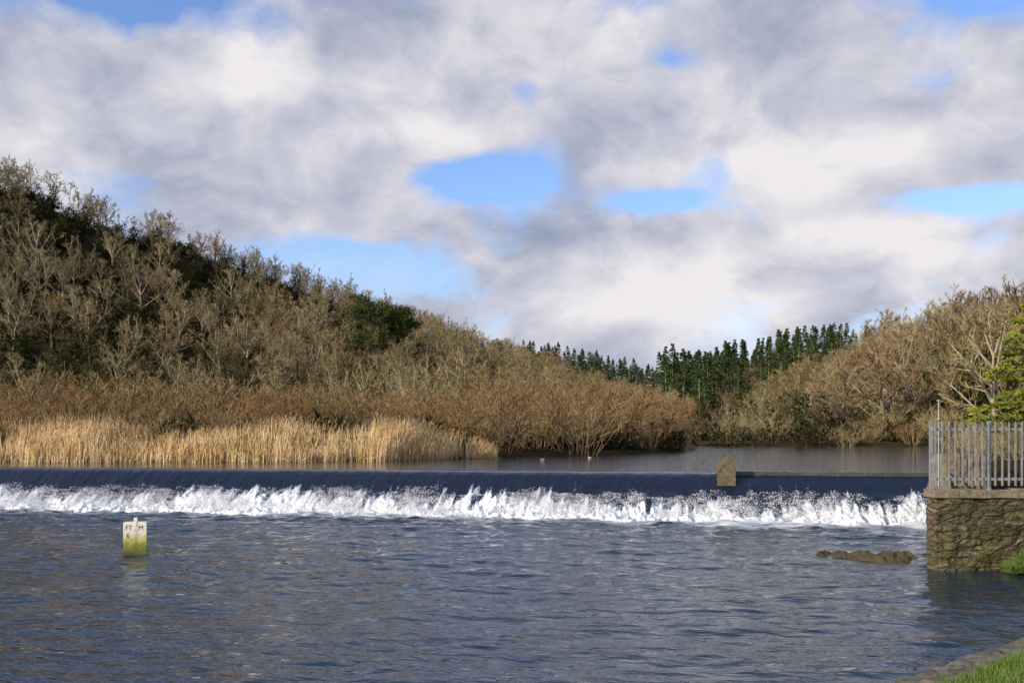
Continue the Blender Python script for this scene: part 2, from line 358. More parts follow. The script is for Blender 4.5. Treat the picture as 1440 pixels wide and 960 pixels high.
for i in range(56):
    x=.06+i*.142
    bar(mb,x+rr.uniform(-.006,.006),.20,1.78,3.10+rr.uniform(-.01,.01),.038,.02)
for z in(1.92,2.98): mb.box((4.0,.235,z),(4.0,.012,.028))
for x in(.0,1.23,3.6,6.0): mb.box((x,.275,2.42),(.035,.035,.74))
cx,cy=math.cos(ra),math.sin(ra)
for i in range(80):
    d=.3+i*.16; bar(mb,.12+cx*d+.25,.3+cy*d,1.78,3.08,.02,.035)
for z in(1.92,2.98):
    d=6.8; mb.box((.12+cx*d+.25,.3+cy*d,z),(6.6,.012,.025),rot=ra)
obj('metal_fence',mb.mesh('metal_fence',[M_steel]),loc=(WXc,WYc,0))
mb=MB(); mb.tubes(np.array([[[0,0,0],[0,0,1.0],[0,0,2.3]]]),np.array([[.022,.02,.018]]),8); mb.box((0,0,2.32),(.035,.035,.02)); mb.box((0,-.03,1.9),(.045,.006,.03))
obj('slim_post',mb.mesh('slim_post',[M_steel],True),loc=(9.6,24.0,1.3))
roughbox('stone_block_wall',10.55,11.75,26.2,26.8,1.2,2.36,M_cope,step=.07,amp=.035,seed=31)

def shelf():
    u=np.linspace(0,1,120);v=np.linspace(0,1,40);U,Vv=np.meshgrid(u,v,indexing='ij')
    X=7.0+2.3*U+0*Vv; Yc=25.0+.2*np.sin(U*7); Wd=(.25+.55*U)*(.7+.6*vn(U*6,U*0,2))
    Y=Yc+(Vv-.5)*2*Wd; Zs=-.11+ (.20*(1-(2*Vv-1)**2)**.6)*(.35+1.2*fbm(U*16,Vv*6,7,5))*ss(0,.12,U)
    return mkmesh('rock_shelf',np.stack([X,Y,Zs],-1),Q=gridq(120,40),mats=[stonemat('weedy_rock',[(.06,.05,.025),(.10,.08,.045)],2,.7,.03,(.075,.07,.018),coursing=False)],smooth=False)
obj('rock_shelf',shelf())

u=np.linspace(0,1,420);v=np.linspace(0,1,22);U,Vv=np.meshgrid(u,v,indexing='ij')
ex=-9+U*24; ey=ex+7.0; nx_,ny_=-.7071,.7071
off=(Vv-.35)*1.0+.12*(fbm(U*60,U*0,3)-.5)
st=vn(U*44,np.floor(Vv*2.4)*3.7,71)
Zb=.30-.48*ss(.55,1.0,Vv)+.10*(np.floor(st*4)/4-.4)+.06*(fbm(U*150,Vv*6,73)-.5)-.04*(1-Vv)
Zb=Zb-.3*ss(.12,0,Vv)
obj('bank_edging_stone',mkmesh('bank_edging_stone',np.stack([ex+nx_*off,ey+ny_*off,Zb],-1),Q=gridq(420,22),mats=[stonemat('edging_stone',[(.12,.10,.075),(.22,.19,.15),(.16,.14,.1)],2.0,.55,.03,joints=.5)],smooth=False))
rng=R(12); n=30000
tt=rng.uniform(-1,11,n); dn=.22+rng.exponential(1.1,n)
X=tt+dn*.7071; Y=tt+7.0-dn*.7071; kp=(np.hypot(X,Y)>3.5)&(Y>6); X=X[kp];Y=Y[kp]; n=len(X)
P=np.stack([X,Y,hgt(X,Y)-.02],1); D=nrm(rng.normal(size=(n,3))*[.35,.35,.1]+[0,0,1]); mb=MB(); mb.tris(P,D,rng.uniform(.05,.16,n),.009,rng)
n=8000; X=10.3+rng.exponential(.8,n)*1.0; Y=22.4-rng.rand(n)*.5; zz=.0+rng.rand(n)*np.clip((X-10.2)*.65,0,1.15)
P=np.stack([X,Y,zz],1); D=nrm(rng.normal(size=(n,3))*[.6,.5,.3]+[0,-.3,.7]); mb.tris(P,D,rng.uniform(.08,.25,n),.018,rng)
nc=60; cxm=WXc+rng.uniform(.1,3.0,nc); czm=rng.uniform(.15,1.45,nc)
X=np.repeat(cxm,30)+rng.normal(0,.09,nc*30); zz=np.repeat(czm,30)+rng.normal(0,.03,nc*30); Y=WYc-.02-rng.rand(nc*30)*.05
P=np.stack([X,Y,zz],1); D=nrm(rng.normal(size=(nc*30,3))*[.6,.3,.5]+[0,-.5,.1]); mb.tris(P,D,rng.uniform(.02,.06,nc*30),.016,rng,1)
obj('grass',mb.mesh('grass',[M_grass,M_moss]))

# ------------------------------------------------------------------ gauge board
gb=obj('depth_gauge_board',None,loc=(-8.94,25.3,0),rz=math.radians(4))
import bmesh
def rounded(name,w,z0,z1,t,r,mat,parent):
    bm=bmesh.new(); pts=[]
    for (cx_,cz_,a0) in((w/2-r,z1-r,0),(-w/2+r,z1-r,90),):
        for i in range(7):
            a=math.radians(a0+i*15); pts.append((cx_+r*math.cos(a),cz_+r*math.sin(a)))
    pts+= [(-w/2,z0),(w/2,z0)]
    vs=[bm.verts.new((x,-t/2,z)) for x,z in pts]; f=bm.faces.new(vs)
    g=bmesh.ops.extrude_face_region(bm,geom=[f]); bmesh.ops.translate(bm,verts=[v for v in g['geom'] if isinstance(v,bmesh.types.BMVert)],vec=(0,t,0))
    bmesh.ops.recalc_face_normals(bm,faces=bm.faces)
    me=bpy.data.meshes.new(name); bm.to_mesh(me); bm.free(); me.materials.append(mat); return obj(name,me,parent)
m,nt,b=newmat('weathered_white_enamel')
tc=nt.nodes.new('ShaderNodeTexCoord'); sp=nt.nodes.new('ShaderNodeSeparateXYZ'); L(nt,tc.outputs['Object'],sp.inputs[0])
zn=math_(nt,'ADD',sp.outputs[2],math_(nt,'MULTIPLY',math_(nt,'SUBTRACT',noise(nt,7,6,rough=.7),.5),.5))
c=ramp(nt,zn,[(.0,(.05,.06,.01)),(.24,(.22,.23,.03)),(.38,(.48,.46,.12)),(.52,(.70,.68,.55)),(.8,(.80,.78,.70))])
L(nt,c,b.inputs['Base Color']); b.inputs['Roughness'].default_value=.6
rounded('board',.54,-.8,.79,.05,.05,m,gb)
mb=MB(); mb.box((0,.065,.05),(.04,.035,.83)); obj('post',mb.mesh('post',[m]),gb)
mb=MB(); mb.box((.015,-.032,.835-.07),(.028,.004,.10)); obj('scale_strip',mb.mesh('strip',[m]),gb)
mk,nt,b=newmat('dark_lettering'); b.inputs['Base Color'].default_value=(.10,.08,.05,1)
for s,x,z,sz in(('FT',-.22,.60,.15),('M',.08,.60,.15),('6',-.2,.41,.17)):
    cu=bpy.data.curves.new('lettering',type='FONT'); cu.body=s; cu.size=sz; cu.extrude=.001; cu.materials.append(mk)
    o=bpy.data.objects.new('lettering_'+s.lower(),cu); scene.collection.objects.link(o); o.parent=gb; o.location=(x,-.029,z); o.rotation_euler=(pi/2,0,0)
mb=MB()
for i in range(9): mb.box((.0+.035,-.0285,.15+i*.055),(.03 if i%2 else .05,.0015,.006))
obj('scale_marks',mb.mesh('marks',[mk]),gb)

# ------------------------------------------------------------------ waterfowl
M_bird,nt,b=newmat('white_feathers'); b.inputs['Base Color'].default_value=(.50,.48,.44,1); b.inputs['Roughness'].default_value=.7
M_beak,nt,b=newmat('beak'); b.inputs['Base Color'].default_value=(.5,.25,.04,1)
def bird(loc,rz,sc=.46):
    vs=[(0,0,.05),(.12,0,.06),(.17,0,.12),(.18,0,.16),(.21,0,.17),(-.14,0,.06),(-.24,0,.09)]
    ed=[(0,1),(1,2),(2,3),(3,4),(0,5),(5,6)]; rad=[.075,.06,.032,.034,.028,.05,.015]
    me=bpy.data.meshes.new('body'); me.from_pydata(vs,ed,[]); me.materials.append(M_bird)
    e=obj('water_bird',None,loc=loc,rz=rz); o=obj('body',me,e); e.scale=(sc,sc,sc)
    o.modifiers.new('s','SKIN'); 
    for i,r in enumerate(rad): me.skin_vertices[0].data[i].radius=(r,r)
    me.skin_vertices[0].data[0].use_root=True
    o.modifiers.new('ss','SUBSURF').levels=2; o.modifiers['ss'].render_levels=2
    mb=MB(); mb.tubes(np.array([[[.23,0,.17],[.28,0,.16]]]),np.array([[.014,.005]]),6); obj('bill',mb.mesh('bill',[M_beak]),e)
    mb=MB()
    for sy in(-1,1):
        mb.add([[.08,sy*.078,.08],[-.1,sy*.08,.06],[-.22,sy*.03,.10],[-.05,sy*.06,.12]],Q=[[0,1,2,3]])
    obj('wings',mb.mesh('wings',[M_bird]),e)
bird((1.5,52.6,ZC-.01),.3); bird((4.1,56.3,ZC-.01),2.9)

# ------------------------------------------------------------------ vegetation generators
def curve(P,D,Ln,c,t):
    t=np.asarray(t); 
    return P[:,None,:]+D[:,None,:]*(Ln[:,None]*t[None,:])[...,None]+np.array([0,0,1.])*((c*Ln)[:,None]*t[None,:]**2)[...,None]
def spawn(P,D,Ln,c,k,rng,tmin,ang,ratio,up,taper=.5):
    n=len(P); t=rng.uniform(tmin,1,(n,k))
    pos=P[:,None]+D[:,None]*(Ln[:,None]*t)[...,None]+np.array([0,0,1.])*((c*Ln)[:,None]*t**2)[...,None]
    tan=nrm(D[:,None]+np.array([0,0,1.])*(2*c[:,None]*t)[...,None])
    r=nrm(rng.normal(size=(n,k,3)))
    d=nrm(tan*math.cos(ang)+r*math.sin(ang)*1.1+np.array([0,0,up]))
    ln=Ln[:,None]*ratio*(1-taper*t)*rng.uniform(.65,1.25,(n,k))
    return pos.reshape(-1,3),d.reshape(-1,3),ln.ravel(),np.full(n*k,.08)
def bare_tree(seed,H,wide=.34,n=(11,8,8,7),lean=.05,ivy=0,mats=(M_bark,M_twig,M_ivy),tw=.036,low=.25,stems=1,ivw=.05):
    rng=R(seed); mb=MB()
    P=np.zeros((stems,3)); P[:,:2]=rng.normal(0,.12*(stems>1),(stems,2))
    D=nrm(np.concatenate([rng.normal(0,lean+.22*(stems>1),(stems,2)),np.ones((stems,1))],1)); Ln=np.full(stems,H*.60)*rng.uniform(.85,1.1,stems); c=np.zeros(stems)
    t=np.linspace(0,1,7); pts=curve(P,D,Ln,c,t); pts[:,1:,:2]+=rng.normal(0,.012*H,(stems,6,2)).cumsum(1)*.6
    pts[:,0,2]-=.5
    mb.tubes(pts,np.tile(H*.020*(1-.8*t)+.012,(stems,1))/math.sqrt(stems),5)
    k=n[0]; tt=low+(1-low)*np.linspace(0,1,k)[None,:]+rng.uniform(-.04,.04,(stems,k)); tt=np.clip(tt,0,1)
    az=rng.uniform(0,6.28,(stems,1))+np.arange(k)[None,:]*2.4+rng.normal(0,.3,(stems,k))
    el=np.radians(14+58*tt+rng.normal(0,9,(stems,k)))
    idx=tt*6; i0=np.clip(idx.astype(int),0,5); fr=idx-i0
    pos=np.take_along_axis(pts,i0[...,None].repeat(3,2),1)*(1-fr)[...,None]+np.take_along_axis(pts,(i0+1)[...,None].repeat(3,2),1)*fr[...,None]
    d=np.stack([np.cos(az)*np.cos(el),np.sin(az)*np.cos(el),np.sin(el)],-1)
    ln=H*wide*(1.15-.45*tt**2)*rng.uniform(.9,1.08,(stems,k))
    A=(pos.reshape(-1,3),d.reshape(-1,3),ln.ravel(),rng.uniform(.05,.25,stems*k))
    t4=np.linspace(0,1,4); mb.tubes(curve(*A,t4),(H*.009*(1-.75*t4))[None,:]*np.ones((len(A[0]),1)),3)
    B=spawn(*A,n[1],rng,.25,.8,.50,.14); t3=np.linspace(0,1,2)
    mb.tubes(curve(*B,t3),(H*.0038*(1-.7*t3))[None,:]*np.ones((len(B[0]),1)),3)
    C=spawn(*B,n[2],rng,.2,.75,.6,.14)
    mb.tris(C[0],C[1],C[2],tw*1.5,rng,1)
    E=spawn(*C,n[3],rng,.15,.65,.8,.14)
    mb.tris(E[0],E[1],np.maximum(E[2],.36),tw,rng,1)
    if ivy:
        q=int(ivy); a=rng.randint(0,6,q); f=rng.rand(q); a=np.minimum(a,5)
        base=pts[0][a]*(1-f)[:,None]+pts[0][a+1]*f[:,None]
        Pv=base+rng.normal(0,1,(q,3))*[H*ivw,H*ivw,.3]
        mb.tris(Pv,nrm(rng.normal(size=(q,3))),rng.uniform(.25,.5,q),.32,rng,2)
    return mb.mesh('bare_tree',list(mats))
def bush(seed,H,ns=30,sp=.38,mats=(M_willowbark,M_willow),k=(7,5),tw=.026,base=.35,round_=.5):
    rng=R(seed); mb=MB(); a=rng.uniform(0,6.28,ns); r=np.sqrt(rng.rand(ns))*base*H*.5
    P=np.stack([r*np.cos(a),r*np.sin(a),np.full(ns,-.2)],1); o=rng.uniform(.05,1,ns)*sp*1.9
    D=nrm(np.stack([np.cos(a)*o,np.sin(a)*o,np.ones(ns)],1)+rng.normal(0,.10,(ns,3))); Ln=H*rng.uniform(.6,.85,ns)*(1-.3*o*round_)
    A=(P,D,Ln,rng.uniform(-.12,.08,ns)); t=np.linspace(0,1,3)
    mb.tubes(curve(*A,t),(.005*H*(1-.8*t)+.003)[None,:]*np.ones((ns,1)),3)
    B=spawn(*A,k[0],rng,.25,.7,.42,.14); mb.tris(B[0],B[1],B[2],tw*1.5,rng,1)
    C=spawn(*B,k[1],rng,.15,.7,.7,.10); mb.tris(C[0],C[1],np.maximum(C[2],.25),tw,rng,1)
    return mb.mesh('willow_bush',list(mats))
def conifer(seed,H,w=.2,mats=(M_bark,M_conif)):
    rng=R(seed); mb=MB(); t=np.linspace(0,1,5)
    mb.tubes(np.stack([0*t,0*t,t*H-.3],-1)[None],(.14*(1-.9*t))[None],4)
    nb=150; h=rng.uniform(.08,1,nb)**.85; a=rng.uniform(0,6.28,nb); ln=(H*w*(1-h)**.9+.15)*rng.uniform(.6,1.2,nb)
    P=np.stack([0*h,0*h,h*H],1); D=nrm(np.stack([np.cos(a),np.sin(a),-.18+.4*h],1))
    k=8; tt=rng.uniform(.1,1,(nb,k)); pos=P[:,None]+D[:,None]*(ln[:,None]*tt)[...,None]
    pos[...,2]-=.10*ln[:,None]*tt**2
    d=nrm(D[:,None]*1.0+rng.normal(0,.5,(nb,k,3))+[0,0,-.12])
    mb.tris(pos.reshape(-1,3),d.reshape(-1,3),(rng.uniform(.4,.75,(nb,k))*(1.1-.55*h)[:,None]).ravel(),rng.uniform(.16,.3,nb*k),rng,1)
    mb.tris(np.zeros((16,3))+[0,0,H-.7],nrm(rng.normal(0,.18,(16,3))+[0,0,1]),.7,.10,rng,1)
    return mb.mesh('conifer',list(mats))
def undershrub(seed,H,mats=(M_under,)):
    rng=R(seed); mb=MB(); q=330; P=rng.normal(0,1,(q,3)); P=nrm(P)*(rng.rand(q,1)**.4)*[H*.75,H*.75,H*.9]; P[:,2]=np.abs(P[:,2])
    P*=(.7+.6*fbm(P[:,0]*1.3+9,P[:,1]*1.3+P[:,2],seed))[:,None]
    mb.tris(P,nrm(rng.normal(size=(q,3))+[0,0,.6]),rng.uniform(.4,1.0,q),rng.uniform(.07,.22,q),rng); return mb.mesh('shrub',list(mats))

def collection(name,meshes):
    c=bpy.data.collections.new(name)
    for i,me in enumerate(meshes):
        o=bpy.data.objects.new('%s_%02d'%(name,i),me); c.objects.link(o)
    return c
def scatter(name,P,idx,scl,rng,coll,tilt=.05):
    n=len(P); me=bpy.data.meshes.new(name); me.vertices.add(n); me.vertices.foreach_set('co',np.asarray(P,np.float32).ravel())
    a=me.attributes.new('idx','INT','POINT'); a.data.foreach_set('value',np.asarray(idx,np.int32))
    rot=np.stack([rng.normal(0,tilt,n),rng.normal(0,tilt,n),rng.uniform(0,6.28,n)],1).astype(np.float32)
    a=me.attributes.new('rot','FLOAT_VECTOR','POINT'); a.data.foreach_set('vector',rot.ravel())
    s=np.asarray(scl,np.float32); s=np.stack([s*rng.uniform(.9,1.15,n),s*rng.uniform(.9,1.15,n),s],1) if s.ndim==1 else s
    a=me.attributes.new('scl','FLOAT_VECTOR','POINT'); a.data.foreach_set('vector',s.astype(np.float32).ravel())
    o=obj(name,me); ng=bpy.data.node_groups.new(name+'_nodes','GeometryNodeTree')
    ng.interface.new_socket('Geometry',in_out='INPUT',socket_type='NodeSocketGeometry'); ng.interface.new_socket('Geometry',in_out='OUTPUT',socket_type='NodeSocketGeometry')
    gi=ng.nodes.new('NodeGroupInput'); go=ng.nodes.new('NodeGroupOutput'); ip=ng.nodes.new('GeometryNodeInstanceOnPoints'); ci=ng.nodes.new('GeometryNodeCollectionInfo')
    ci.inputs['Collection'].default_value=coll; ci.inputs['Separate Children'].default_value=True; ci.inputs['Reset Children'].default_value=True
    def na(nm,ty):
        q=ng.nodes.new('GeometryNodeInputNamedAttribute'); q.data_type=ty; q.inputs['Name'].default_value=nm; return q.outputs['Attribute']
    ip.inputs['Pick Instance'].default_value=True
    l=ng.links.new; l(gi.outputs[0],ip.inputs['Points']); l(ci.outputs[0],ip.inputs['Instance']); l(na('idx','INT'),ip.inputs['Instance Index'])
    l(na('rot','FLOAT_VECTOR'),ip.inputs['Rotation']); l(na('scl','FLOAT_VECTOR'),ip.inputs['Scale']); l(ip.outputs[0],go.inputs[0])
    o.modifiers.new('instances','NODES').node_group=ng
    return o
def jgrid(x0,x1,y0,y1,s,rng):
    X,Y=np.meshgrid(np.arange(x0,x1,s),np.arange(y0,y1,s),indexing='ij'); X=X.ravel();Y=Y.ravel()
    return X+rng.uniform(-.5,.5,len(X))*s, Y+rng.uniform(-.5,.5,len(Y))*s

N1=(11,6,6,5)
trees=[bare_tree(101+i,10,wide=[.34,.40,.36,.32,.42,.36,.36][i],lean=.06,ivy=(0,300,0,0,0,500,0)[i],stems=(1,1,2,1,1,1,3)[i],n=(N1,N1,(7,6,6,4),N1,N1,N1,(5,6,6,4))[i]) for i in range(7)]
trees+=[bare_tree(131+i,10,wide=[.36,.42,.38][i],ivy=(700,500,1000)[i],ivw=.085,mats=(M_dbark,M_dtwig,M_ivy),n=(9,5,5,4),tw=.045) for i in range(3)]  # ivy-clad dark copies; their colours carry the hillside shade
trees+=[bare_tree(151+i,10,wide=[.40,.38][i],mats=(M_bark,M_rtwig,M_ivy),n=(12,7,6,5)) for i in range(2)]
C_tree=collection('bare_tree_source',trees)
C_bush=collection('willow_source',[bush(201+i,4,ns=[28,34,24,30][i],sp=[.35,.45,.5,.3][i]) for i in range(4)])
C_con=collection('conifer_source',[conifer(301+i,13,w=[.22,.26,.19][i]) for i in range(3)])
C_und=collection('shrub_source',[undershrub(401+i,2.2) for i in range(3)])

rng=R(21)
X,Y=jgrid(-175,62,70,330,5.6,rng)
yr=np.interp(X,RX,RY);yf=np.interp(X,FX,FY)
k=(Y>yf-2)&(Y<yr+7)&(np.abs(X)/Y<.54)&(rng.rand(len(X))<.96)
X=X[k];Y=Y[k];yf=yf[k];yr=yr[k]; Z=hgt(X,Y); n=len(X)
t=(Y-yf)/(yr-yf)
s=rng.uniform(.70,.98,n)*(.9+.22*vn(X*.05,Y*.05,7)); s=np.where(X>10,s*.75,s); s=s*(1-.10*ss(.85,1,t))
pd=np.clip(.08+.85*ss(.34,.06,t+.25*(vn(X*.06,Y*.06,77)-.5))*ss(-6,-20,X)+.6*ss(.64,.78,vn(X*.045,Y*.05,79)),0,.92)  # chance of a dark tree; high at the left foot to imitate shade
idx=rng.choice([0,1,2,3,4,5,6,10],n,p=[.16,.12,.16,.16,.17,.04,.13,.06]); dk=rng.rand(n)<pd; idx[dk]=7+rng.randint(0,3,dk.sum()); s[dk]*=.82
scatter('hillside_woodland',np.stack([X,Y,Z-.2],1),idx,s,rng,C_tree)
X,Y=jgrid(-150,50,70,290,3.9,rng); yr=np.interp(X,RX,RY);yf=np.interp(X,FX,FY)
k=(Y>yf-6)&(Y<yr+4)&(np.abs(X)/Y<.54)&(rng.rand(len(X))<.92); X=X[k];Y=Y[k]; n=len(X)
scatter('woodland_undergrowth',np.stack([X,Y,hgt(X,Y)-.1],1),rng.randint(0,3,n),rng.uniform(.7,1.4,n),rng,C_und)
# willow scrub behind the reeds
X,Y=jgrid(-52,16,50,112,3.0,rng); d=Y-shoreY(X); yf=np.interp(X,FX,FY)
k=(d>2.6-1.8*ss(-3,0,X))&(Y<yf+2)&(np.abs(X)/Y<.54)&(rng.rand(len(X))<.94); X=X[k];Y=Y[k];d=d[k]; n=len(X)
hh=(2.9+2.4*ss(2,22,d))
mound=ss(-4,0,X)*(1-ss(70,90,Y))
hh=hh*(1-mound)+mound*np.interp(X,[-3,0,4,8,12,14],[5.9,6.2,5.6,4.4,2.7,1.6])*(.75+.25*ss(0,3,d))
hh*=rng.uniform(.66,1.15,n)*(.8+.4*vn(X*.22,Y*.22,4))
w_=hh/4*rng.uniform(1.1,1.4,n); scl=np.stack([w_,w_,hh/4],1)
scatter('willow_scrub',np.stack([X,Y,hgt(X,Y)],1),rng.randint(0,4,n),scl,rng,C_bush,.10)
k=(rng.rand(n)<.75)&(d>1.5)&(X<12); scatter('scrub_undergrowth',np.stack([X,Y,hgt(X,Y)],1)[k]+[1.2,.9,-.1],rng.randint(0,3,k.sum()),rng.uniform(.6,1.1,k.sum()),rng,C_und)
px=np.array([-14.6,-13.2,-4.9,-3.6,-9.8,-21,-30,-36,-26,-1.5,1.5,-18,-33,-7,-24]); pyy=np.array([91,94,90,93,99,96,86,84,92,104,108,80,74,78,76])
n=len(px); scatter('alder_trees',np.stack([px,pyy,hgt(px,pyy)],1),rng.choice([0,2,3,6],n),rng.uniform(.75,1.0,n)*np.where(px>-6,.95,.8),rng,C_tree)
# right bank
X,Y=jgrid(14,140,94,180,5.6,rng)
k=(Y>96)&(X/Y<.54)&(X/Y>.19)&(rng.rand(len(X))<.94)&((X/Y>.24)|(Y<118)); X=X[k];Y=Y[k]; n=len(X)
s=rng.uniform(.68,.95,n)*np.interp(X/Y,[.15,.24,.30,.36,.5],[.62,1.0,1.1,1.42,1.75])
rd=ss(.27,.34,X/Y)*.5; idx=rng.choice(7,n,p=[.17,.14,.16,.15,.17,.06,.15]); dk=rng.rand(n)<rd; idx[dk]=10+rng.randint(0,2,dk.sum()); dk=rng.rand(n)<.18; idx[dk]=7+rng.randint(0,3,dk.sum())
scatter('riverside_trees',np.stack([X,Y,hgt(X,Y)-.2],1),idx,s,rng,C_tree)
X,Y=jgrid(24,120,98,180,5.0,rng); k=(X/Y<.54)&(X/Y>.22); X=X[k];Y=Y[k]; n=len(X)
scatter('riverside_undergrowth',np.stack([X,Y,hgt(X,Y)-.1],1),rng.randint(0,3,n),rng.uniform(.8,1.6,n),rng,C_und)
X,Y=jgrid(15,75,92.5,110,2.9,rng); k=(Y>93.2)&(X/Y<.54)&((X>20)|(rng.rand(len(X))<.3)); X=X[k];Y=Y[k]; n=len(X)
C_olive=collection('olive_bush_source',[bush(251+i,4,ns=28,sp=.5,mats=(M_bark,M_twig)) for i in range(3)]+[undershrub(261,3.2)])
scatter('bank_shrubs',np.stack([X,Y,hgt(X,Y)-.1],1),rng.choice(4,n,p=[.22,.22,.22,.34]),rng.uniform(.5,1.2,n),rng,C_olive)
X,Y=jgrid(16,55,40,92,3.2,rng); k=(X>.397*Y+1.6)&(X/Y<.55)&(rng.rand(len(X))<.8); X=X[k];Y=Y[k]; n=len(X)
scatter('bank_scrub',np.stack([X,Y,hgt(X,Y)-.1],1),rng.randint(0,4,n),rng.uniform(.35,.75,n),rng,C_olive)
# conifers
X,Y=jgrid(-20,150,325,385,5.0,rng); k=(X/Y>-.02)&(X/Y<.30); X=X[k];Y=Y[k]; s1=rng.uniform(.85,1.1,len(X))
X2,Y2=jgrid(28,110,190,235,4.2,rng); k=(X2/Y2>.135)&(X2/Y2<.38); X2=X2[k];Y2=Y2[k]; s2=rng.uniform(.84,1.08,len(X2))*np.interp(X2/Y2,[.14,.2,.27,.36],[1.1,1.0,.84,.62])
X=np.concatenate([X,X2]);Y=np.concatenate([Y,Y2]); n=len(X)
scatter('conifer_plantation',np.stack([X,Y,hgt(X,Y)-.2],1),rng.randint(0,3,n),np.concatenate([s1,s2]),rng,C_con,.02)

# reeds
def reeds(name,X,Y,hf,rng):
    n=len(X); P=np.stack([X,Y,hgt(X,Y)-.1],1); P[:,2]=np.maximum(P[:,2],1.3)
    h=hf*rng.uniform(.7,1.1,n); lean=rng.normal(0,.11,(n,2))+np.array([.05,0])
    a=rng.uniform(0,pi,n); w=rng.uniform(.010,.022,n)
    S=np.stack([np.cos(a),np.sin(a)*.5,0*a],1)*w[:,None]
    mid=P+np.stack([lean[:,0]*h*.45,lean[:,1]*h*.45,h*.6],1); top=P+np.stack([lean[:,0]*h*1.2,lean[:,1]*h*1.2,h],1)
    V=np.stack([P-S,P+S,mid+S,mid-S,top],1).reshape(-1,3); b=np.arange(n)*5
    mb=MB(); mb.add(V,T=np.stack([b+3,b+2,b+4],1),Q=np.stack([b,b+1,b+2,b+3],1))
    q=rng.rand(n)<.22; mb.tris(top[q]-[0,0,.12],nrm(np.stack([lean[q,0]+.25,lean[q,1],np.ones(q.sum())],1)),rng.uniform(.14,.25,q.sum()),.05,rng,1)
    k=rng.rand(n)<.6; D=nrm(rng.normal(0,.5,(k.sum(),3))+[0.2,0,.8]); mb.tris((P*.5+mid*.5)[k],D,rng.uniform(.3,.6,k.sum()),.025,rng)
    return obj(name,mb.mesh(name,[M_reed,M_reedh]))
rng=R(33); n=28000
X=rng.uniform(-40,-.8,n); d=rng.uniform(-.25,3.4,n)*(1-.5*ss(-6,-1,X)); k=rng.rand(n)<.05+1.6*vn(X*.8,d*.6,3)**1.4; X=X[k];d=d[k]
Y=shoreY(X)+d; hf=(.85+1.0*vn(X*.35,X*0,8)+.5*vn(X*1.3,d,9))*np.interp(X,[-46,-8,-3,-.8],[1.08,1.0,.8,.5])*(.55+.45*ss(-.3,.9,d))
reeds('reed_bed',X,Y,hf,rng)
n=2200; t=rng.rand(n); X=12.3+1.9*t+rng.normal(0,.2,n); Y=np.interp(X,SHX,SHY)+rng.uniform(.0,2.0,n); reeds('reed_bed',X,Y,np.full(n,1.15)*(1-.35*t),rng)

def leafy(seed,H,W,lobes,q,mats,ls=(.25,.5),z0=.35):
    rng=R(seed); mb=MB(); t=np.linspace(0,1,6)
    mb.tubes(np.stack([.25*np.sin(t*3),.1*t,t*H*.85-.4],-1)[None],(H*.02*(1-.75*t))[None],7)
    for i in range(lobes):
        h=z0+(1-z0)*rng.rand()**.8; a=rng.uniform(0,6.28); r=W*.5*rng.uniform(.2,1)*(1.25-h*.75)
        c=np.array([r*math.cos(a),r*math.sin(a),h*H]); s=W*rng.uniform(.10,.19)
        st=np.array([0,0,max(.3,h-.2)*H]); tt=np.linspace(0,1,4)
        pts=st[None]*(1-tt)[:,None]+c[None]*tt[:,None]; mb.tubes(pts[None],(H*.006*(1-.7*tt))[None],4)
        P=nrm(rng.normal(size=(q,3)))*(rng.rand(q,1)**.45)*[s*1.25,s*1.25,s*.62]+c
        mb.tris(P,nrm(rng.normal(size=(q,3))+[0,0,.4]),rng.uniform(*ls,q),ls[0]*.6,rng,1)
    return mb.mesh('tree',mats)
for (x_,y_,H_,W_,sd) in((-20.8,160,12.0,9.5,5),(-16.6,162,11.5,8.5,6)):
    obj('pine_tree',leafy(sd,H_,W_,34,240,[M_bark,M_pinel]),loc=(x_,y_,float(hgt(x_,y_))))
def cedar(seed,H,Rm):
    rng=R(seed); mb=MB(); t=np.linspace(0,1,8)
    mb.tubes(np.stack([.1*np.sin(t*4),0*t,t*H-.3],-1)[None],(.26*(1-.85*t))[None],9)
    nb=40; hs=np.linspace(.16,.98,nb); a=np.arange(nb)*2.4+rng.normal(0,.3,nb); ln=Rm*(1.05-hs)**.6*rng.uniform(.75,1.12,nb)
    P=np.stack([0*hs,0*hs,hs*H],1); D=nrm(np.stack([np.cos(a),np.sin(a),rng.uniform(-.05,.25,nb)],1)); c=np.full(nb,-.12)
    tt=np.linspace(0,1,5); mb.tubes(curve(P,D,ln,c,tt),(.05*(1-.85*tt))[None,:]*np.ones((nb,1)),5)
    for i in range(nb):
        q=int(330*ln[i]/Rm)+60; u=rng.uniform(.25,1.05,q); side=np.cross(D[i],[0,0,1]); wv=rng.normal(0,.20,q)*ln[i]*(1.1-u*.55)
        p=P[i]+D[i]*(ln[i]*u)[:,None]+side*wv[:,None]; p[:,2]+=c[i]*ln[i]*u**2+rng.normal(0,.05,q)-.12*np.abs(wv)
        d=nrm(D[i]+side*np.sign(wv)[:,None]*.7+rng.normal(0,.45,(q,3))+[0,0,.15])
        mb.tris(p,d,rng.uniform(.14,.34,q),rng.uniform(.05,.11,q),rng,1)
    return mb.mesh('cedar',[M_bark,M_cedar])
obj('cedar_tree',cedar(9,6.9,3.5),loc=(21.5,42.5,float(hgt(21.5,42.5))))

